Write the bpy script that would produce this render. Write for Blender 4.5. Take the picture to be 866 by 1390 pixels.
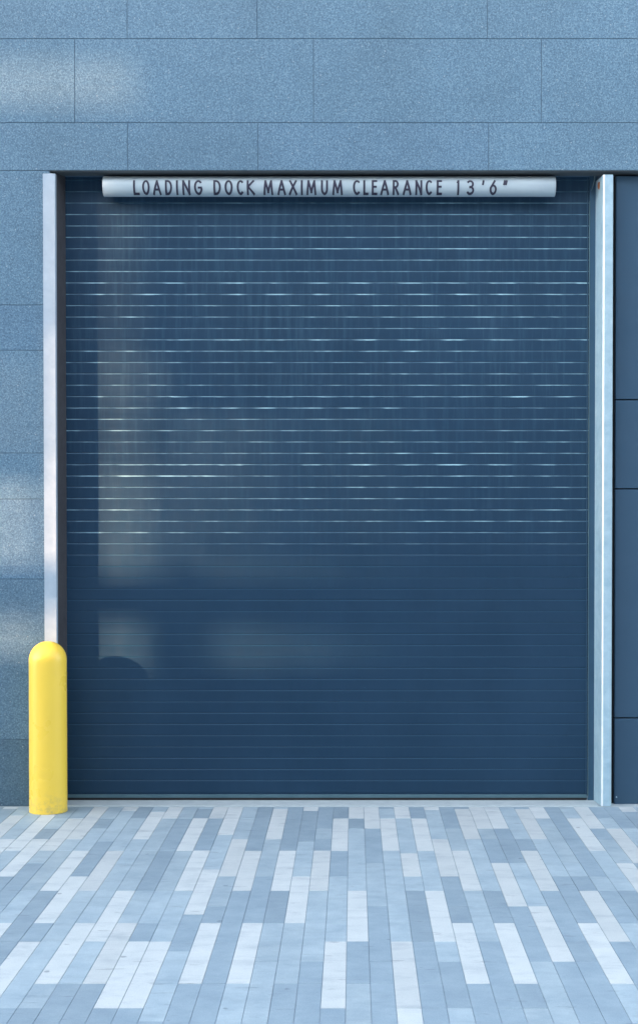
import bpy, bmesh, math, random
from mathutils import Vector, Matrix, noise
random.seed(7)
for o in list(bpy.data.objects): bpy.data.objects.remove(o)
C = bpy.context.scene.collection
R = math.radians

# ------------------------------------------------------------------ camera
D, F, TILT = 9.8, 2009.0, R(1.05)
PX, PY = 479.0, 735.0            # principal point, in pixels of the 866 x 1390 photograph
def ray(px, py):
    a, b = (px-PX)/F, (PY-py)/F
    return Vector((a, math.cos(TILT)+b*math.sin(TILT), -math.sin(TILT)+b*math.cos(TILT)))
_r = ray(PX, 1094); H = -_r.z/_r.y*D
CAM = Vector((0, -D, H))
def at(px, py, Y=0.0):           # point seen at a pixel, on the vertical plane at depth Y
    r = ray(px, py); return CAM + r*((Y+D)/r.y)
def gnd(px, py, Z=0.0):
    r = ray(px, py); return CAM + r*((Z-H)/r.z)
cd = bpy.data.cameras.new('camera'); cam = bpy.data.objects.new('camera', cd); C.objects.link(cam)
cam.location = CAM; cam.rotation_euler = (R(90)-TILT, 0, 0)
cd.sensor_fit = 'VERTICAL'; cd.sensor_height = 36; cd.lens = F/1390*36
cd.shift_x = (433-PX)/1390; cd.shift_y = (PY-695)/1390
cd.clip_start = 0.1; cd.clip_end = 2000
S = bpy.context.scene; S.camera = cam

# ------------------------------------------------------------------ sky and sun
AZ, EL = R(48), R(14)            # the sun stands to the left of and behind the camera, low
SUN = Vector((-math.sin(AZ)*math.cos(EL), -math.cos(AZ)*math.cos(EL), math.sin(EL)))
w = bpy.data.worlds.new('World'); S.world = w; w.use_nodes = True
nt = w.node_tree; bg = nt.nodes['Background']
sky = nt.nodes.new('ShaderNodeTexSky'); sky.sky_type = 'NISHITA'; sky.sun_disc = False
sky.sun_elevation = EL; sky.sun_rotation = R(180)+AZ; sky.ozone_density = 2.0; sky.air_density = 1.0; sky.dust_density = 1.0
hs = nt.nodes.new('ShaderNodeHueSaturation'); hs.inputs['Saturation'].default_value = 0.38   # thin milky overcast over the blue
nt.links.new(sky.outputs[0], hs.inputs['Color']); nt.links.new(hs.outputs[0], bg.inputs[0]); bg.inputs[1].default_value = 0.15
sd = bpy.data.lights.new('sun', 'SUN'); sd.energy = 3.4; sd.angle = R(0.55); sd.color = (1.0, 0.60, 0.34)
so = bpy.data.objects.new('sun', sd); C.objects.link(so); so.location = (-10, -10, 10)
so.rotation_euler = SUN.to_track_quat('Z', 'Y').to_euler()
S.view_settings.view_transform = 'Standard'; S.view_settings.look = 'None'
S.view_settings.exposure = 2.78; S.view_settings.gamma = 1.0

# ------------------------------------------------------------------ materials
def mat(name, col, rough=0.5, metal=0.0, spec=0.5):
    m = bpy.data.materials.new(name); m.use_nodes = True
    b = m.node_tree.nodes['Principled BSDF']
    b.inputs['Base Color'].default_value = (*col, 1); b.inputs['Roughness'].default_value = rough
    b.inputs['Metallic'].default_value = metal; b.inputs['Specular IOR Level'].default_value = spec
    return m, m.node_tree, b
def N(nt, t, **k):
    n = nt.nodes.new(t)
    for a, v in k.items(): setattr(n, a, v)
    return n
def coords(nt, scale=(1, 1, 1)):
    tc = N(nt, 'ShaderNodeTexCoord'); mp = N(nt, 'ShaderNodeMapping'); mp.inputs['Scale'].default_value = scale
    nt.links.new(tc.outputs['Object'], mp.inputs[0]); return mp.outputs[0]
def noise_tex(nt, vec, scale, detail=2, rough=0.5):
    n = N(nt, 'ShaderNodeTexNoise'); n.inputs['Scale'].default_value = scale
    n.inputs['Detail'].default_value = detail; n.inputs['Roughness'].default_value = rough
    nt.links.new(vec, n.inputs['Vector']); return n.outputs['Fac']
def ramp(nt, fac, stops):
    r = N(nt, 'ShaderNodeValToRGB'); e = r.color_ramp.elements
    while len(e) < len(stops): e.new(0.5)
    for x, (p, c) in zip(e, stops):
        x.position = p; x.color = (*c, 1) if len(c) == 3 else c
    nt.links.new(fac, r.inputs[0]); return r.outputs[0]
def mix(nt, a, b, fac, mode='MIX'):
    m = N(nt, 'ShaderNodeMix'); m.data_type = 'RGBA'; m.blend_type = mode
    for v, s in ((a, m.inputs[6]), (b, m.inputs[7]), (fac, m.inputs[0])):
        if hasattr(v, 'is_linked'): nt.links.new(v, s)
        elif isinstance(v, (int, float)): s.default_value = v
        else: s.default_value = (*v, 1)
    return m.outputs[2]
def bump(nt, b, h, strength, dist):
    n = N(nt, 'ShaderNodeBump'); n.inputs['Strength'].default_value = strength; n.inputs['Distance'].default_value = dist
    nt.links.new(h, n.inputs['Height']); nt.links.new(n.outputs[0], b.inputs['Normal'])
def g(v): return (v, v, v)

def make_granite():
    m, t, b = mat('granite', (0.25, 0.3, 0.34), 0.42)
    v = coords(t)
    gr = N(t, 'ShaderNodeTexVoronoi'); gr.inputs['Scale'].default_value = 150; t.links.new(v, gr.inputs['Vector'])
    gs = N(t, 'ShaderNodeSeparateColor'); t.links.new(gr.outputs['Color'], gs.inputs[0])
    grain = ramp(t, gs.outputs[1], [(0.0, (0.030, 0.075, 0.135)), (0.3, (0.082, 0.165, 0.250)), (0.7, (0.122, 0.225, 0.315)), (1.0, (0.235, 0.360, 0.450))])
    soft = ramp(t, noise_tex(t, v, 85, 4, 0.8), [(0.33, (0.060, 0.122, 0.190)), (0.5, (0.104, 0.200, 0.288)), (0.67, (0.175, 0.285, 0.370))])
    base = mix(t, grain, soft, 0.5)
    cloud = ramp(t, noise_tex(t, v, 1.3, 4, 0.6), [(0.3, g(0.87)), (0.7, g(1.08))])
    base = mix(t, base, cloud, 1.0, 'MULTIPLY')
    at_ = N(t, 'ShaderNodeAttribute', attribute_name='panel_tone')
    base = mix(t, base, at_.outputs['Color'], 1.0, 'MULTIPLY')
    vo = N(t, 'ShaderNodeTexVoronoi'); vo.inputs['Scale'].default_value = 85; t.links.new(v, vo.inputs['Vector'])
    wn = N(t, 'ShaderNodeSeparateColor'); t.links.new(vo.outputs['Color'], wn.inputs[0])
    spk = ramp(t, wn.outputs[0], [(0.982, g(0)), (0.99, g(1))])
    dd = ramp(t, vo.outputs['Distance'], [(0.2, g(1)), (0.35, g(0))])
    f = mix(t, spk, dd, 1.0, 'MULTIPLY')
    c = mix(t, base, (0.36, 0.42, 0.45), f)
    t.links.new(c, b.inputs['Base Color'])
    rr = ramp(t, noise_tex(t, v, 140, 2), [(0.3, g(0.3)), (0.7, g(0.55))]); t.links.new(rr, b.inputs['Roughness'])
    return m
GRANITE = make_granite()
BACK, _, _ = mat('joint_sealant', (0.075, 0.14, 0.21), 0.7)

def make_galv(name, lo, hi, rough, metal):
    m, t, b = mat(name, lo, rough, metal)
    v = coords(t)
    vo = N(t, 'ShaderNodeTexVoronoi'); vo.inputs['Scale'].default_value = 28; t.links.new(v, vo.inputs['Vector'])
    sp = N(t, 'ShaderNodeSeparateColor'); t.links.new(vo.outputs['Color'], sp.inputs[0])
    a = ramp(t, sp.outputs[0], [(0, lo), (1, hi)])
    n = ramp(t, noise_tex(t, v, 9, 5, 0.65), [(0.3, lo), (0.7, hi)])
    c = mix(t, a, n, 0.75)
    t.links.new(c, b.inputs['Base Color'])
    r = ramp(t, noise_tex(t, v, 30, 4, .6), [(0.3, g(rough-.08)), (0.7, g(rough+.12))]); t.links.new(r, b.inputs['Roughness'])
    bump(t, b, noise_tex(t, v, 14, 4), 0.15, 0.004)
    return m
GALV = make_galv('galvanised_steel', (0.29, 0.45, 0.55), (0.44, 0.60, 0.68), 0.40, 0.15)
GALV_L = make_galv('pale_galvanised_steel', (0.33, 0.42, 0.51), (0.42, 0.51, 0.59), 0.45, 0.1)
BEND = make_galv('bend_highlight', (0.75, 0.84, 0.9), (0.85, 0.92, 0.95), 0.38, 0.6)  # bright edge highlight of the right jamb, put into the colour

def make_door():
    m, t, b = mat('door_enamel', (0.03, 0.07, 0.12), 0.48, 0.0, 0.4); b.inputs['Specular Tint'].default_value = (.85, .95, 1, 1)
    v = coords(t)
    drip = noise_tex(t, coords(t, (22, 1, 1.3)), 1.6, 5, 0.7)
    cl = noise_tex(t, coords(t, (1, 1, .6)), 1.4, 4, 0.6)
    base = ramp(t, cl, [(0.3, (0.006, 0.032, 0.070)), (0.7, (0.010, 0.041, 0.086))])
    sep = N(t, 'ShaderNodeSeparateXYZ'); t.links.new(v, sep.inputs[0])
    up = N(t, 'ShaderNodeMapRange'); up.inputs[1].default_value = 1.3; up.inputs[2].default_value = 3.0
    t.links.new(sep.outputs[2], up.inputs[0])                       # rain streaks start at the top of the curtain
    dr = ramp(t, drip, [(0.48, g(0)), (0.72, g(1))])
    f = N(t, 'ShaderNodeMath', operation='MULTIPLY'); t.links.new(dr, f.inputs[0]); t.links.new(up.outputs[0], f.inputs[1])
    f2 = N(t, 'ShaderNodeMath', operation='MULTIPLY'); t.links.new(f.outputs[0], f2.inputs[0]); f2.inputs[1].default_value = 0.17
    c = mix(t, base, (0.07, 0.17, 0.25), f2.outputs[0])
    sc = ramp(t, noise_tex(t, coords(t, (3, 1, 9)), 7, 5, .8), [(0.66, g(0)), (0.74, g(1))])
    s2 = N(t, 'ShaderNodeMath', operation='MULTIPLY'); t.links.new(sc, s2.inputs[0]); s2.inputs[1].default_value = 0.14
    c = mix(t, c, (0.1, 0.22, 0.32), s2.outputs[0])
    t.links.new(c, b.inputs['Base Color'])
    r = ramp(t, noise_tex(t, coords(t, (8, 1, 2)), 3, 5, .65), [(0.3, g(0.40)), (0.7, g(0.54))]); t.links.new(r, b.inputs['Roughness'])
    bump(t, b, noise_tex(t, coords(t, (1, 1, .5)), 5, 3), 0.12, 0.01)
    return m
DOOR = make_door()
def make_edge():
    m, t, b = mat('slat_edge_glint', (0.2, 0.3, 0.36), 0.45, 0.0)
    at_ = N(t, 'ShaderNodeAttribute', attribute_name='glint')         # glints along the slat shoulders, painted in as paler colour
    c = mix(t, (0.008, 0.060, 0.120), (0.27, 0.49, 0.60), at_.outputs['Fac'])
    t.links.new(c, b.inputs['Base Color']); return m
EDGE = make_edge()
def make_plain(name, a, c2, rough, scale=4, metal=0, bmp=.1, spec=.5):
    m, t, b = mat(name, a, rough, metal, spec); v = coords(t)
    t.links.new(ramp(t, noise_tex(t, v, scale, 5, .65), [(0.3, a), (0.7, c2)]), b.inputs['Base Color'])
    t.links.new(ramp(t, noise_tex(t, v, scale*3, 4, .6), [(0.3, g(rough-.06)), (0.7, g(rough+.1))]), b.inputs['Roughness'])
    if bmp: bump(t, b, noise_tex(t, v, scale*6, 3), bmp, 0.004)
    return m
PANEL = make_plain('blue_grey_panel', (0.036, 0.084, 0.140), (0.041, 0.091, 0.150), 0.45, 3, 0, .1, .3)
SOFF = make_plain('soffit_metal', (0.07, 0.085, 0.095), (0.09, 0.105, 0.11), 0.5)
GUIDE_D = make_plain('dark_guide', (0.045, 0.045, 0.052), (0.06, 0.06, 0.066), 0.5)
GUIDE_B = make_plain('blue_guide', (0.018, 0.065, 0.12), (0.025, 0.08, 0.14), 0.5)
SEAL = make_plain('rubber_seal', (0.008, 0.01, 0.014), (0.012, 0.014, 0.018), 0.7)
BAR = make_plain('bottom_bar_metal', (0.08, 0.16, 0.2), (0.11, 0.2, 0.24), 0.35, 6, .3)
YEL = make_plain('yellow_plastic', (0.93, 0.64, 0.07), (0.935, 0.645, 0.075), 0.3, 3.3, 0, 0)
PIPE = make_plain('pale_pipe_plastic', (0.40, 0.49, 0.55), (0.44, 0.54, 0.59), 0.34, 5, 0, .03)
INK, _, _ = mat('navy_vinyl', (0.03, 0.03, 0.06), 0.45)
RUST, _, _ = mat('rust', (0.25, 0.09, 0.03), 0.8)
CONC = make_plain('threshold_concrete', (0.38, 0.45, 0.48), (0.48, 0.55, 0.57), 0.8, 12, 0, .3)
ASPH = make_plain('asphalt', (0.045, 0.05, 0.055), (0.06, 0.064, 0.07), 0.85, 20, 0, .4)
DARKB = make_plain('dark_brick', (0.10, 0.11, 0.12), (0.14, 0.15, 0.16), 0.7, 8)
CASTC = make_plain('gobo_blocker_concrete', (0.26, 0.27, 0.28), (0.34, 0.35, 0.36), 0.8, 5)
def make_yellow():
    m, t, b = mat('scuffed_yellow_plastic', (0.93, 0.64, 0.07), 0.3); v = coords(t)
    sc = ramp(t, noise_tex(t, coords(t, (1, 1, 3.5)), 16, 6, .8), [(0.70, g(0)), (0.76, g(.3))])
    c = mix(t, (0.92, 0.635, 0.075), (0.50, 0.38, 0.10), sc)
    sep = N(t, 'ShaderNodeSeparateXYZ'); t.links.new(v, sep.inputs[0])
    lo = N(t, 'ShaderNodeMapRange'); lo.inputs[1].default_value = .16; lo.inputs[2].default_value = 0.0; t.links.new(sep.outputs[2], lo.inputs[0])
    d = ramp(t, noise_tex(t, v, 22, 5, .75), [(0.45, g(0)), (0.7, g(.7))])          # splash dirt near the foot
    f = N(t, 'ShaderNodeMath', operation='MULTIPLY'); t.links.new(d, f.inputs[0]); t.links.new(lo.outputs[0], f.inputs[1])
    c = mix(t, c, (0.35, 0.3, 0.16), f.outputs[0])
    t.links.new(c, b.inputs['Base Color'])
    t.links.new(ramp(t, noise_tex(t, v, 5, 4), [(0.3, g(.24)), (0.7, g(.38))]), b.inputs['Roughness'])
    return m
def make_paver(name, a, c2):
    m, t, b = mat(name, a, 0.62); v = coords(t)
    c = ramp(t, noise_tex(t, v, 5, 6, .7), [(0.3, a), (0.7, c2)])
    fine = ramp(t, noise_tex(t, v, 160, 3, .7), [(0.3, g(0.9)), (0.7, g(1.07))])
    c = mix(t, c, fine, 1.0, 'MULTIPLY')
    at_ = N(t, 'ShaderNodeAttribute', attribute_name='panel_tone')
    c = mix(t, c, at_.outputs['Color'], 1.0, 'MULTIPLY')
    st = ramp(t, noise_tex(t, coords(t, (1.2, 3.2, 1)), 2.6, 5, .7), [(0.50, g(0)), (0.75, g(0.42))])
    c = mix(t, c, (0.20, 0.27, 0.34), st)
    scuff = ramp(t, noise_tex(t, coords(t, (1.0, 4.5, 1)), 4.2, 3, .7), [(0.63, g(0)), (0.70, g(0.5))])
    c = mix(t, c, (0.16, 0.2, 0.25), scuff)
    gv = N(t, 'ShaderNodeTexVoronoi'); gv.inputs['Scale'].default_value = 3.1; t.links.new(v, gv.inputs['Vector'])
    gd = N(t, 'ShaderNodeMath', operation='ADD'); t.links.new(gv.outputs['Distance'], gd.inputs[0])
    gn = N(t, 'ShaderNodeMath', operation='MULTIPLY'); t.links.new(noise_tex(t, v, 60, 3), gn.inputs[0]); gn.inputs[1].default_value = 0.06
    t.links.new(gn.outputs[0], gd.inputs[1])
    gum = ramp(t, gd.outputs[0], [(0.060, g(.55)), (0.078, g(0))])
    c = mix(t, c, (0.12, 0.16, 0.2), gum)
    t.links.new(c, b.inputs['Base Color'])
    bump(t, b, noise_tex(t, v, 220, 3), 0.3, 0.0015)
    return m
YEL = make_yellow()
P_WHITE = make_paver('pale_paver', (0.52, 0.58, 0.60), (0.61, 0.66, 0.67))
P_MID = make_paver('mid_paver', (0.30, 0.40, 0.475), (0.43, 0.535, 0.59))
P_DARK = make_paver('grey_paver', (0.235, 0.325, 0.40), (0.32, 0.42, 0.49))
SAND = make_plain('paver_joint_sand', (0.27, 0.35, 0.42), (0.36, 0.44, 0.51), 0.9, 30)

# ------------------------------------------------------------------ mesh helpers
def box(bm, x0, x1, y0, y1, z0, z1, bev=0.0, mi=0, tone=None):
    X, Y, Z = (x0, x1), (y0, y1), (z0, z1); V = {}; fs = []
    if not bev:
        for i in (0, 1):
            for j in (0, 1):
                for k in (0, 1): V[i, j, k] = bm.verts.new((X[i], Y[j], Z[k]))
        for q in (((0,0,0),(0,0,1),(0,1,1),(0,1,0)), ((1,0,0),(1,1,0),(1,1,1),(1,0,1)), ((0,0,0),(1,0,0),(1,0,1),(0,0,1)),
                  ((0,1,0),(0,1,1),(1,1,1),(1,1,0)), ((0,0,0),(0,1,0),(1,1,0),(1,0,0)), ((0,0,1),(1,0,1),(1,1,1),(0,1,1))):
            fs.append(bm.faces.new([V[c] for c in q]))
    else:
        for i in (0, 1):
            for j in (0, 1):
                for k in (0, 1):
                    x, y, z = X[i], Y[j], Z[k]; dx, dy, dz = (bev if i == 0 else -bev), (bev if j == 0 else -bev), (bev if k == 0 else -bev)
                    V[i, j, k, 0] = bm.verts.new((x, y+dy, z+dz)); V[i, j, k, 1] = bm.verts.new((x+dx, y, z+dz)); V[i, j, k, 2] = bm.verts.new((x+dx, y+dy, z))
        loop = [(0, 0), (1, 0), (1, 1), (0, 1)]
        for a in range(3):
            b_, c_ = [q for q in range(3) if q != a]
            for e in (0, 1):
                vs = []
                for u, v in loop:
                    k = [0, 0, 0]; k[a] = e; k[b_] = u; k[c_] = v; vs.append(V[(*k, a)])
                fs.append(bm.faces.new(vs))
            for u in (0, 1):
                for v in (0, 1):
                    k0 = [0, 0, 0]; k1 = [0, 0, 0]; k1[a] = 1
                    for k in (k0, k1): k[b_] = u; k[c_] = v
                    fs.append(bm.faces.new((V[(*k0, b_)], V[(*k1, b_)], V[(*k1, c_)], V[(*k0, c_)])))
        for i in (0, 1):
            for j in (0, 1):
                for k in (0, 1): fs.append(bm.faces.new([V[i, j, k, q] for q in range(3)]))
    L = None
    if tone is not None: L = bm.loops.layers.color.get('panel_tone') or bm.loops.layers.color.new('panel_tone')
    for f in fs:
        f.material_index = mi
        if L is not None:
            for l in f.loops: l[L] = (*tone, 1)
def obj(name, bm, mats, parent=None, smooth=False, **props):
    me = bpy.data.meshes.new(name)
    bmesh.ops.recalc_face_normals(bm, faces=bm.faces)
    bm.to_mesh(me); bm.free()
    for m in (mats if isinstance(mats, (list, tuple)) else [mats]): me.materials.append(m)
    if smooth:
        for p in me.polygons: p.use_smooth = True
    o = bpy.data.objects.new(name, me); C.objects.link(o)
    if parent: o.parent = parent
    for k, v in props.items(): o[k] = v
    return o
def thing(name, label, cat, loc=(0, 0, 0)):
    o = bpy.data.objects.new(name, None); C.objects.link(o); o.location = loc
    o.empty_display_size = .2; o['label'] = label; o['category'] = cat
    return o
def Xp(px, Y=0, py=700): return at(px, py, Y).x
def Zp(py, Y=0, px=479): return at(px, py, Y).z

# ------------------------------------------------------------------ ground
bm = bmesh.new(); box(bm, -300, 300, -300, 300, -0.4, -0.06); obj('ground', bm, ASPH, kind='structure')
# pavement: plank pavers 0.1 m wide laid in columns square to the wall
PITCH, U0, UL = 0.099, 0.10, 0.302
XB = Xp(473.3, 0, 1094)
whites = {-23:[(-2,0)],-22:[(.7,3.3)],-21:[(3,6)],-20:[(.6,4)],-19:[(3,6)],-18:[(1,4),],-17:[(-1,3),(9,12)],-16:[(4,7)],-15:[(-2,.2),(6,9)],
 -14:[(4,7)],-13:[(.3,3),(9,12)],-12:[(-2,1),(7,10)],-11:[(9,12)],-10:[(1,4),(10,13)],-9:[(-2,1),(4,7)],-8:[(-.4,2.6),(5.5,8.5)],
 -7:[(3,6),(9,12)],-6:[(4,7)],-5:[(0,3),(9,12)],-4:[(4,7)],-3:[(-2,.2),(6,9)],-2:[(4,7)],-1:[(1,4),(10,13)],
 0:[(-2,1),(7,10)],1:[(-1,2)],2:[(1,4),(10,13)],3:[(-2,1),(4.2,6)],4:[(1,4),(7,10)],5:[(-2,.1),(3,6),(9,12)],6:[(4,7)],
 7:[(0,3),(9,12)],8:[(-1,2),(5,8)],9:[(-1,2),(8,11)],10:[(4,7)],11:[(0,3),(9,12)],12:[(-2,1),(7,10)],14:[(1,4)],15:[(-1,2),(5,8)],
 16:[(2,5)],18:[(-2,.3),(4,7)]}
bm = bmesh.new(); rng = random.Random(11)
def paver(c, a, b_, kind):
    x0 = XB+c*PITCH; y1 = -(U0+UL*a); y0 = -(U0+UL*b_)
    y1 = min(y1, -0.035)
    if y1-y0 < .02: return
    t = rng.uniform(.95, 1.04); dz = rng.uniform(-.0008, .0008)
    box(bm, x0+.0013, x0+PITCH-.0013, y0+.0013, y1-.0013, -.05, dz, .0014, kind, (t, t, t))
for c in range(-62, 75):
    spans = sorted(whites.get(c, [])) if -24 < c < 19 else []
    kmax, k = 38, -1
    out = []
    lim = 12.5 if spans or -24 < c < 19 else -1
    pos = -1.0 - rng.choice([0, 1, 2])*0
    for a, b_ in spans:
        while pos < a-1e-6:
            e = min(a, pos+rng.choice([1, 2, 3, 3])) if pos > -1 else min(a, rng.choice([0, 1, 2]))
            if e <= pos: e = a
            if a-e < .45: e = a
            paver(c, pos, e, rng.choice([1, 1, 1, 2, 2])); pos = e
        paver(c, a, b_, 0); pos = b_
    while pos < kmax:
        L = rng.choice([1, 2, 3, 3]); e = round(pos+L, 3)
        white_ok = (pos >= 9.9 or lim < 0)
        kind = rng.choice([1, 1, 2, 2, 2]) if not (white_ok and (c+int(pos/3)) % 2 == 0 and rng.random() < .30) else 0
        if kind == 0: e = pos+3
        paver(c, pos, e, kind); pos = e
obj('pavement', bm, [P_WHITE, P_MID, P_DARK], kind='structure')
bm = bmesh.new(); box(bm, -7, 8, -12, -0.02, -0.055, -0.0035); obj('paver_bedding', bm, SAND, kind='structure')
# slim border between wall and pavers
bm = bmesh.new(); box(bm, -7, 8, -0.0195, 0.5, -0.055, -0.004); obj('wall_footing_strip', bm, CONC, kind='structure')

# ------------------------------------------------------------------ the building
B = thing('loading_dock_building', 'speckled blue grey granite building with a closed dark roller door', 'building', (0, 0.3, 0))
def part(name, bm, mats, parent=B, **k):
    o = obj(name, bm, mats, None, **k)
    o.parent = parent
    base = Vector(parent.matrix_world.translation) if parent is not B else Vector(B.location)
    o.location = -base if parent is B else (0, 0, 0)
    return o
ZT = Zp(231.5)                                   # underside of the lintel stone
XL, XR = Xp(70), Xp(826)
WT = .04
bm = bmesh.new(); rng = random.Random(3); G = .0024
def stone(x0, x1, z0, z1, k=1):
    t = rng.uniform(.98, 1.02)*k
    box(bm, x0+G, x1-G, 0, WT, z0+G, z1-G, .0010, 0, (t*rng.uniform(.985, 1.0), t, t*rng.uniform(1.0, 1.015)))
def zr(py): return Zp(py)
rows = [(231.5, 166.5, [-485, -135, 175, 351, 662, 975, 1150, 1460, 1800]),
        (166.5, 52.5, [-535, -215, 104, 426, 733, 1045, 1360, 1800]),
        (52.5, -10, [-485, -135, 175, 350, 660, 975, 1150, 1460, 1800]),
        (-10, -124, [-535, -215, 104, 426, 733, 1045, 1360, 1800]),
        (-124, -310, [-485, -135, 175, 350, 660, 975, 1150, 1460, 1800]),
        (-310, -500, [-535, -215, 104, 426, 733, 1045, 1360, 1800]),
        (-500, -700, [-485, -135, 175, 350, 660, 975, 1150, 1460, 1800])]
for y0, y1, xs in rows:
    for a, b_ in zip(xs, xs[1:]): stone(Xp(a), Xp(b_), zr(y0), zr(y1))
cols = [231.5, 414, 475.5, 615, 677.5, 786, 1004, 1093.5]
for a, b_ in zip(cols, cols[1:]):
    k = {1004: .85, 786: .93}.get(a, 1)                  # the lowest courses get a darker tone
    stone(Xp(-250), XL, zr(b_), zr(a), k); stone(Xp(-535), Xp(-250), zr(b_), zr(a), k)
part('granite_cladding', bm, GRANITE)
bm = bmesh.new()
box(bm, Xp(-533), Xp(1798), .0035, .38, ZT+.004, zr(-700)-.004)
box(bm, Xp(-533), XL-.004, .0035, .38, -.05, ZT+.001)
part('backing_wall', bm, BACK)
# soffit plate under the lintel
bm = bmesh.new(); box(bm, XL+.001, Xp(1798), .006, .135, ZT-.004, ZT+.002, .001); part('soffit', bm, SOFF)
bm = bmesh.new(); box(bm, XL, XR+.3, .5, .52, ZT-.1, ZT+.7); box(bm, XL, XR+.3, .14, .5, ZT+.7, ZT+.72)
part('door_hood', bm, SEAL)
# blue grey metal panels right of the door
YP = .085
xs = [Xp(834, YP), Xp(1140, YP), Xp(1446, YP), Xp(1790, YP)]; ys = [238.5, 543, 664, 975, 1092]
for i in range(3):
    for j in range(4):
        bm = bmesh.new(); box(bm, xs[i]+.002, xs[i+1]-.006, YP, YP+.03, Zp(ys[j+1], YP)+(.006 if j < 3 else 0), Zp(ys[j], YP)-.002, .0025)
        part('metal_panel', bm, PANEL)
bm = bmesh.new(); box(bm, Xp(829, .1), Xp(1795), YP+.032, .38, -.05, ZT-.013); part('panel_backing', bm, SEAL)
bm = bmesh.new()
for dx, py in ((836, 1082), ):
    p = at(dx, py, YP)
    bmesh.ops.create_uvsphere(bm, u_segments=10, v_segments=6, radius=.006, matrix=Matrix.Translation((p.x, YP, p.z)))
part('panel_screw', bm, GALV)

# galvanised steel jambs
YS = -.014
def prism(bm, prof, z0, z1, mi=0):
    a = [bm.verts.new((x, y, z0)) for x, y in prof]; b_ = [bm.verts.new((x, y, z1)) for x, y in prof]
    n = len(prof)
    for i in range(n):
        f = bm.faces.new((a[i], a[(i+1) % n], b_[(i+1) % n], b_[i])); f.material_index = mi
    bm.faces.new(a[::-1]); bm.faces.new(b_)
ztop = Zp(235.5, YS)
x0, x1 = Xp(60.5, YS), Xp(77, YS)
bm = bmesh.new(); prism(bm, [(x0, YS), (x1-.004, YS), (x1-.001, YS+.001), (x1, YS+.004), (x1, .03), (x1-.012, .03), (x1-.012, YS+.012), (x0, YS+.012)], 0, ztop)
part('steel_jamb', bm, GALV_L, label='flat pale steel jamb left of the door')
xr = Xp(90.2, .185)
bm = bmesh.new(); prism(bm, [(x1-.012, .0302), (x1-.001, .0302), (xr, .186), (xr, .235), (x1-.012, .235)], 0, ZT+.06)
YD = .205
# the flared lip at the top of the guide
left_guide = bm
x3, x2 = Xp(830.2, YS), Xp(816.8, YS)
rr = .011
prof = [(x3, YS), (x3, YS+.012), (x2+.014, YS+.012), (Xp(806.5, .19)+.012, .19), (Xp(806.5, .19), .19)]
for k in range(7):
    a = R(90*k/6); prof.append((x2+rr-rr*math.cos(a)-.0, YS+rr-rr*math.sin(a)))
ztr = Zp(237, YS)
bm = bmesh.new(); prism(bm, prof, 0, ztr)
for f in bm.faces:
    c = f.calc_center_median()
    if abs(c.x-x2-.004) < .0075 and c.y < YS+.0112 and abs(f.normal.z) < .5 and len(f.verts) == 4 and f.calc_area() < .03: f.material_index = 1
part('steel_jamb', bm, [GALV, BEND], label='mottled galvanised steel jamb with a splayed inner face, right of the door')

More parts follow.
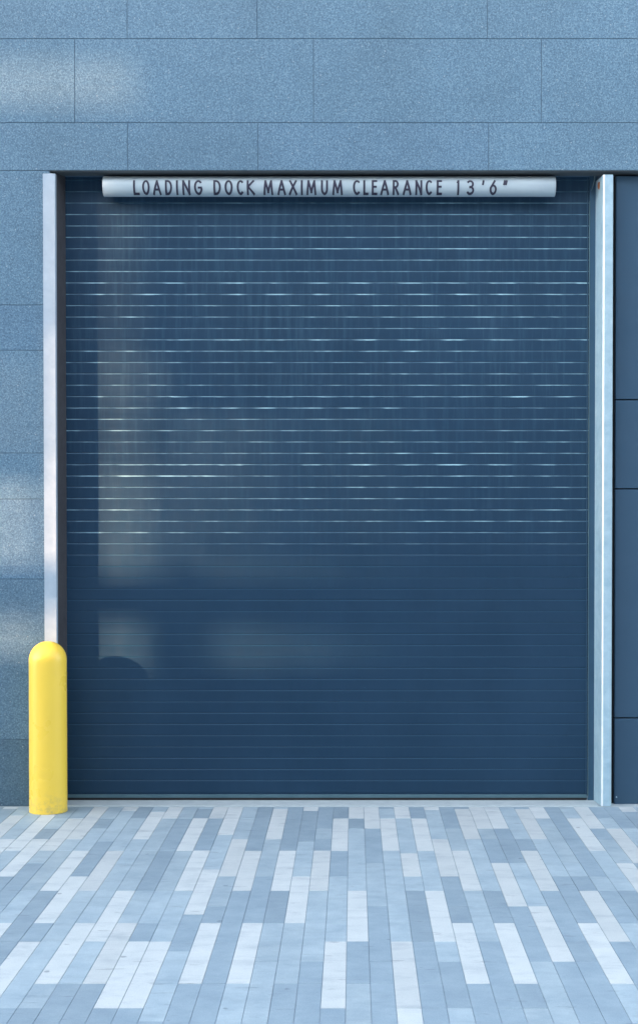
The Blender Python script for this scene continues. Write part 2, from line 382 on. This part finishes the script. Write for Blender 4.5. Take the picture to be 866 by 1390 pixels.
# ------------------------------------------------------------------ roller door
PIT = .0765
zb = Zp(1080, YD)
xa, xb = Xp(87, YD), Xp(800, YD)
NX = 420
LINES = []
bm = bmesh.new(); WL = bm.loops.layers.color.new('glint')
dash_y = [383, 398.5, 460, 475.7, 536.5, 552, 627.5, 643, 718, 733.5]
zd = [Zp(y, YD) for y in dash_y]
topz = ZT+.35
rows_n = int((topz-zb)/PIT)
off = (zd[3]-zb) % PIT                     # line the joints up with the ones in the photograph
def yoff(x, z):
    return .0025*noise.noise(Vector((x*.9, 0, z*1.1)))
for r_ in range(rows_n+1):
    z0 = zb+off+(r_-1)*PIT; z1 = z0+PIT
    if z0 < zb: z0 = zb
    if z1 <= zb+.01: continue
    dash1 = min(abs(z1-q) for q in zd) < PIT*.45
    ph = noise.noise(Vector((r_*3.1, 5, 0)))*3
    prev = None
    for k in range(NX+1):
        x = xa+(xb-xa)*k/NX
        y = YD+yoff(x, z0+.03)
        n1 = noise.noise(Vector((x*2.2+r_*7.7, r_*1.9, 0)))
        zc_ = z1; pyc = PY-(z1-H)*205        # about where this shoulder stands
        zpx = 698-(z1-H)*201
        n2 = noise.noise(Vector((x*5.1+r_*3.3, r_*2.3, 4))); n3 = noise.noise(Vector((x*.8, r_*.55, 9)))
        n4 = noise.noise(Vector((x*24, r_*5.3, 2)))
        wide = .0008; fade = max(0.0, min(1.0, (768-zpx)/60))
        base_glint = (.60 if zpx < 385 else .52 if zpx < 480 else .46)+.22*n3+.26*n2+.18*n4+(.16 if zpx > 385 else .05)*math.sin(x*2*math.pi/.29+r_*1.7+2.5*n1)*(1+n3)
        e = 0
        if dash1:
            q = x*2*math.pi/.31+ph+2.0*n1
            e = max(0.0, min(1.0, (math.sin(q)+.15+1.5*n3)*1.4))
            base_glint = base_glint*.9+.27*e*(.8+.9*n2)
        wv = max(0.0, min(1.0, base_glint))*fade+(1-fade)*(.035+.05*n3+.03*n2)
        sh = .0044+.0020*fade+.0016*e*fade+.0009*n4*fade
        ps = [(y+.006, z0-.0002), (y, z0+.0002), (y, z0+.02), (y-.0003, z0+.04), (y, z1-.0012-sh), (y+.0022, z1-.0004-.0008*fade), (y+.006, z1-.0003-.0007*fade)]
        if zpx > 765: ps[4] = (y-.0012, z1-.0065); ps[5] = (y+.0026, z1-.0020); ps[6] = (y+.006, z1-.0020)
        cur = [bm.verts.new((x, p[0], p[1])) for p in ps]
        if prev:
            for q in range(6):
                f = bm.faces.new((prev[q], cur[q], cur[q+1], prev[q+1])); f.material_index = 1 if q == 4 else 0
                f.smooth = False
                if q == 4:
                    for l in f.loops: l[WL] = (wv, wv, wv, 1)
        prev = cur
bm.normal_update()
door = bpy.data.meshes.new('roller_door'); bm.to_mesh(door); bm.free()
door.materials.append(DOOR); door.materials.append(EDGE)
door_o = bpy.data.objects.new('roller_door', door); C.objects.link(door_o); door_o.parent = B; door_o.location = -Vector(B.location)
door_o['label'] = 'closed dark blue roller door of narrow horizontal steel slats'
bm = bmesh.new(); box(bm, xa, xb, YD+.013, YD+.02, zb, topz); part('curtain_backing', bm, SEAL, door_o)
bm = left_guide; 
part('guide_rail', bm, GUIDE_D, door_o, label='dark guide rail at the left edge of the door')
# right guide rail: channel with a thin bright lip
xg0, xg1 = Xp(798.3, .188), Xp(807, .188)
bm = bmesh.new(); box(bm, xg0, xg1+.01, .188, .24, 0, ZT+.06, .0015)
part('guide_rail', bm, GUIDE_B, door_o, label='blue grey guide rail at the right edge of the door')
bm = bmesh.new(); box(bm, xg0-.0015, xg0+.003, .183, .1875, 0.02, ZT-.16, .0008); part('guide_lip', bm, BAR, door_o)
bm = bmesh.new(); box(bm, Xp(795.5, .2), Xp(796.6, .2), .1965, .2035, 0.03, ZT+.02); part('brush_seal', bm, GUIDE_B, door_o)
for px, sgn in ((88.5, 1), (802, -1)):
    bm = bmesh.new(); pr = None
    for k in range(9):
        t = k/8; z = ZT-.095+.10*t; x = Xp(px, .18)+sgn*(.022*(1-t)**1.6-.016); y = .18-.02*t
        c = [bm.verts.new((x-.0022, y, z)), bm.verts.new((x+.0022, y-.002, z)), bm.verts.new((x+.0022, y+.05, z)), bm.verts.new((x-.0022, y+.05, z))]
        if pr:
            for q in range(4): bm.faces.new((pr[q], pr[(q+1) % 4], c[(q+1) % 4], c[q]))
        pr = c
    part('guide_flare', bm, BAR, door_o)
zbar = Zp(1078.5, .19)
bm = bmesh.new(); box(bm, xr+.002, xg0-.006, .19, .2, Zp(1083, .19), zbar, .0015); part('bottom_bar', bm, BAR, door_o)
bm = bmesh.new(); box(bm, xr+.002, xg0-.006, .193, .215, .0015, Zp(1083, .19)-.0005); part('bottom_seal', bm, SEAL, door_o)
# threshold
bm = bmesh.new(); box(bm, x1+.001, Xp(806.5, .19), .002, .3, -.05, 0.0012, .001); part('threshold', bm, CONC)

# ------------------------------------------------------------------ clearance sign: a pipe hung under the soffit
YC = .118; rad = .5*(Zp(239.5, YC)-Zp(267, YC)); zc = .5*(Zp(239.5, YC)+Zp(267, YC))
sx0, sx1 = Xp(141.5, YC, 253), Xp(752.5, YC, 253)
sign = thing('clearance_sign', 'pale pipe sign with dark lettering hung across the top of the door', 'sign', ((sx0+sx1)/2, YC, zc))
def spart(name, bm, m, smooth=False):
    o = obj(name, bm, m, None, smooth); o.parent = sign; o.location = -Vector(sign.location); return o
bm = bmesh.new(); SEG = 72
rings = []
for x, r_ in [(sx0+.012, rad-.006), (sx0, rad-.006), (sx0, rad-.0015), (sx0+.0015, rad)]+[(sx0+.0015+(sx1-sx0-.003)*k/20, rad) for k in range(21)][1:]+[(sx1, rad-.0015), (sx1, rad-.006), (sx1-.012, rad-.006)]:
    rings.append([bm.verts.new((x, YC-r_*math.cos(2*math.pi*q/SEG), zc+r_*math.sin(2*math.pi*q/SEG))) for q in range(SEG)])
for a, b_ in zip(rings, rings[1:]):
    for q in range(SEG):
        f = bm.faces.new((a[q], a[(q+1) % SEG], b_[(q+1) % SEG], b_[q])); f.smooth = True
bm.faces.new(rings[0]); bm.faces.new(rings[-1])
spart('pipe', bm, PIPE)
for t in (.2, .8):
    bm = bmesh.new(); x = sx0+(sx1-sx0)*t; box(bm, x-.012, x+.012, YC-.003, YC+.003, zc+rad-.004, ZT-.0125); spart('hanger', bm, SEAL)

# condensed lettering, drawn as strokes on a 1 x 1 cell and wrapped on the pipe
def arc(cx, cy, rx, ry, a0, a1, n=16):
    return [(cx+rx*math.cos(R(a0+(a1-a0)*k/n)), cy+ry*math.sin(R(a0+(a1-a0)*k/n))) for k in range(n+1)]
GL = {
 'L': [[(0, 1), (0, 0), (1, 0)]], 'I': [[(.5, 0), (.5, 1)]],
 'O': [arc(.5, .5, .5, .5, 0, 360, 32)],
 'A': [[(0, 0), (.5, 1), (1, 0)], [(.17, .3), (.83, .3)]],
 'D': [[(0, 0), (0, 1), (.3, 1)]+arc(.3, .5, .7, .5, 90, -90, 18)+[(0, 0)]],
 'N': [[(0, 0), (0, 1), (1, 0), (1, 1)]],
 'G': [arc(.55, .5, .55, .5, 50, 340, 26)+[(1.0, .45), (.6, .45)]],
 'C': [arc(.6, .5, .6, .5, 55, 305, 26)],
 'K': [[(0, 0), (0, 1)], [(.92, 1), (.05, .52), (1, 0)]],
 'M': [[(0, 0), (.14, 1), (.5, .12), (.86, 1), (1, 0)]],
 'X': [[(0, 0), (.95, 1)], [(.05, 1), (1, 0)]],
 'U': [[(0, 1), (0, .35)]+arc(.5, .35, .5, .35, 180, 360, 16)+[(1, 1)]],
 'E': [[(.95, 1), (0, 1), (0, 0), (1, 0)], [(0, .52), (.85, .52)]],
 'R': [[(0, 0), (0, 1), (.4, 1)]+arc(.4, .74, .5, .26, 90, -90, 12)+[(0, .48)], [(.35, .48), (1, 0)]],
 '1': [[(0, .88), (.75, 1), (.75, 0)]],
 '3': [arc(.42, .74, .48, .26, 140, -90, 14)+arc(.42, .25, .55, .25, 90, -140, 14)],
 '6': [[(.78, 1), (.16, .52)]+arc(.5, .31, .5, .31, 150, 510, 26)],
 "'": [[(.8, 1), (.2, .72)]], '"': [[(.35, 1), (.08, .72)], [(.95, 1), (.68, .72)]],
}
text = [('L',181,189.5),('O',193.3,203.5),('A',207.5,219),('D',224.2,234),('I',239.5,241.5),('N',247.6,258.4),('G',263.6,274.6),
 ('D',289.8,300),('O',305,316),('C',321.5,330.5),('K',335,346),('M',357.5,370.8),('A',376.5,388),('X',392,403.5),('I',408.5,410.8),
 ('M',415.8,429.4),('U',435.6,445.2),('M',451,465.2),('C',479,488.6),('L',493,500.2),('E',504.4,512.2),('A',516.2,528),('R',532.8,541.6),
 ('A',546.6,558.4),('N',563.6,573),('C',577.4,586.4),('E',592.4,600),('1',619.6,623.4),('3',633.4,643.6),("'",653.5,657.5),('6',664.2,674),('"',682,689)]
hw = .0066; zlo, zhi = Zp(263.3, YC-rad), Zp(244.3, YC-rad)
def stroke(pts):
    pts = [Vector(p) for p in pts]; dens = [pts[0]]
    for a, b_ in zip(pts, pts[1:]):
        n = max(1, int((b_-a).length/.006))
        for k in range(1, n+1): dens.append(a.lerp(b_, k/n))
    closed = (dens[0]-dens[-1]).length < 1e-6
    segs = []
    corners = [0]+[k for k in range(1, len(dens)-1) if (dens[k]-dens[k-1]).normalized().dot((dens[k+1]-dens[k]).normalized()) < .85]+[len(dens)-1]
    for a, b_ in zip(corners, corners[1:]):
        run = dens[a:b_+1]; pr = None
        for k, p in enumerate(run):
            d = (run[min(k+1, len(run)-1)]-run[max(k-1, 0)]).normalized(); n = Vector((-d.y, d.x))*hw
            q = p.copy()
            if k == 0: q -= d*hw*.9
            if k == len(run)-1: q += d*hw*.9
            c = []
            for s_ in (q+n, q-n):
                th = math.asin(max(-.98, min(.98, (s_.y-zc)/(rad+.0022))))
                c.append(bm.verts.new((s_.x, YC-(rad+.0022)*math.cos(th), s_.y)))
            if pr: bm.faces.new((pr[0], c[0], c[1], pr[1]))
            pr = c
words = [7, 4, 7, 9, 5]; wi = 0; bm = bmesh.new(); cnt = 0
for ch, a, b_ in text:
    yy = YC-rad; X0, X1 = Xp(a, yy, 253)+hw, Xp(b_, yy, 253)-hw
    if ch == 'I': X0 = X1 = (X0+X1)/2
    for s_ in GL[ch]: stroke([(X0+(X1-X0)*p[0], zlo+hw+(zhi-zlo-2*hw)*p[1]) for p in s_])
    cnt += 1
    if cnt == words[wi]: spart('lettering', bm, INK); bm = bmesh.new(); cnt = 0; wi += 1
bm.free()

# ------------------------------------------------------------------ bollard
fr = gnd(64.5, 1106.3); RB = 25.6/F*(fr.y+D+.12)
yb = fr.y+RB; xb_ = (64.8-PX)/F*(yb+D)
bol = bmesh.new(); ht = at(64, 870.5, yb).z
prof = [(0.0, RB+.0005), (.004, RB+.001)]+[(z_/30*(ht-RB), RB*(1+.006*math.sin(z_*.9)*.3)-.0012*z_/30) for z_ in range(1, 31)]
prof += [(ht-RB+RB*math.sin(R(a)), RB*math.cos(R(a))-.0012*math.cos(R(a))) for a in range(6, 90, 6)]
prev = None; SG = 64
for z_, r_ in prof:
    c = [bol.verts.new((r_*math.cos(2*math.pi*k/SG), r_*math.sin(2*math.pi*k/SG), z_)) for k in range(SG)]
    if prev:
        for k in range(SG): f = bol.faces.new((prev[k], prev[(k+1) % SG], c[(k+1) % SG], c[k])); f.smooth = True
    prev = c
tv = bol.verts.new((0, 0, ht))
for k in range(SG): f = bol.faces.new((prev[k], prev[(k+1) % SG], tv)); f.smooth = True
bo = obj('bollard', bol, YEL, label='round topped yellow bollard standing in front of the left door jamb', category='bollard')
bo.location = (xb_, yb, 0.0012)

# ------------------------------------------------------------------ out of frame: unseen objects added to shape the light
# added louvred screen; its openings shape the sun patches on wall and door
PDY = 13.4
SX, SZ = -math.tan(AZ)*PDY, math.tan(EL)/math.cos(AZ)*PDY
gobo = thing('sun_gobo', 'added unseen louvred screen that shapes the sun patches', 'building', (SX, -PDY, 0))
# openings: (x0, x1, z0, z1, openness), in the place where their light lands on the front wall
OPEN = [(-4.5, -2.02, 1.58, 2.18, .34), (-4.5, -2.02, 2.30, 3.0, .10),
        (-2.0, -1.66, 1.58, 2.30, .62), (-2.0, -1.66, 2.30, 3.1, .40), (-2.0, -1.62, 3.1, 4.15, .18),
        (-1.66, -1.41, 1.58, 2.30, .34), (-1.66, -1.41, 2.30, 3.1, .20), (-1.40, -1.31, 1.66, 2.70, .62),
        (-4.5, -2.02, .98, 1.28, .32), (-2.0, -1.58, .94, 1.30, .55), (-1.31, -.8, 1.56, 1.78, .28), (-.8, -.35, 1.56, 1.76, .22), (-.35, .1, 1.58, 1.74, .15), (.1, .6, 1.58, 1.72, .08),
        (-1.36, -1.15, .98, 1.24, .12), (-1.15, -.75, .94, 1.28, .32), (-.75, -.4, .95, 1.26, .24), (-.4, -.05, .97, 1.24, .15), (-.05, .4, 1.0, 1.22, .07),
        (-1.31, -.85, 1.80, 2.75, .22), (-.85, .1, 1.80, 2.75, .13), (-1.31, .1, 2.77, 3.65, .08), (.1, 1.75, 1.80, 3.65, .07), (-1.31, 1.75, 3.67, 4.0, .03), (-4.5, -1.40, 4.60, 4.98, .22)]
cx_ = sorted({-14.0, 9.0}|{v for o in OPEN for v in o[:2]}); cz = sorted({-SZ-.06, 6.5}|{v for o in OPEN for v in o[2:4]})
bm = bmesh.new(); bl = bmesh.new()
for a, b_ in zip(cx_, cx_[1:]):
    for c, d in zip(cz, cz[1:]):
        m_ = [o for o in OPEN if o[0] < (a+b_)/2 < o[1] and o[2] < (c+d)/2 < o[3]]
        if not m_: box(bm, a, b_, -.04, .04, c+SZ, d+SZ)
for x0_, x1_, z0, z1, f in OPEN:
    n = max(1, round((z1-z0)/.07)); p = (z1-z0)/n
    for k in range(n): box(bl, x0_, x1_, -.005, .005, z0+SZ+k*p, z0+SZ+k*p+p*(1-f))
o1 = obj('gobo_wall', bm, CASTC); o1.parent = gobo
o2 = obj('gobo_louvres', bl, CASTC); o2.parent = gobo

# unseen dark block behind the camera, added to darken the reflections
ob = thing('reflection_blocker', 'added unseen dark brick block with rows of windows, darkens reflections', 'building', (14, -30, 0))
def opart(name, bm, m):
    o = obj(name, bm, m); o.parent = ob; o.location = -Vector(ob.location); return o
GLASS = make_plain('blocker_window_glass', (0.02, 0.03, 0.04), (0.03, 0.04, 0.05), 0.12, 2, 0, 0)
bm = bmesh.new(); box(bm, -13, 45, -44, -30, -.06, 17); opart('blocker_wall', bm, DARKB)
bm = bmesh.new(); box(bm, -13.2, 45.2, -44.2, -29.8, 17.002, 17.5); opart('blocker_roof', bm, CASTC)
for i in range(14):
    for j in range(4):
        bm = bmesh.new(); x = -11+i*4; z = 1+j*4; box(bm, x, x+2.6, -29.995, -29.95, z, z+2.4); opart('blocker_window', bm, GLASS)

# small marks: a rust bloom and a weld scar on the right jamb, chips on the bollard
def blot(name, parent, c, n, rx, rz, m, seed):
    r_ = random.Random(seed); bm = bmesh.new(); n = Vector(n).normalized(); u = n.cross(Vector((0, 0, 1))).normalized(); K = 14
    ps = []
    for k in range(K):
        a = 2*math.pi*k/K; q = r_.uniform(.6, 1.1)
        ps.append(Vector(c)+u*rx*q*math.cos(a)+Vector((0, 0, 1))*rz*q*math.sin(a))
    lo = [bm.verts.new(p-n*.0006) for p in ps]; hi = [bm.verts.new(p+n*.0006) for p in ps]
    bm.faces.new(hi); bm.faces.new(lo[::-1])
    for k in range(K): bm.faces.new((lo[k], lo[(k+1) % K], hi[(k+1) % K], hi[k]))
    o = obj(name, bm, m); o.parent = parent; o.location = -Vector(parent.location); return o
ang = math.atan2(Xp(806.5, .19)-x2, .2)
xm, ym = x2+(Xp(806.5, .19)-x2)*.55, YS+.11
blot('rust_spot', B, (xm-.0012, ym, Zp(252, .1)), (-1, -.2, 0), .03, .035, RUST, 4)
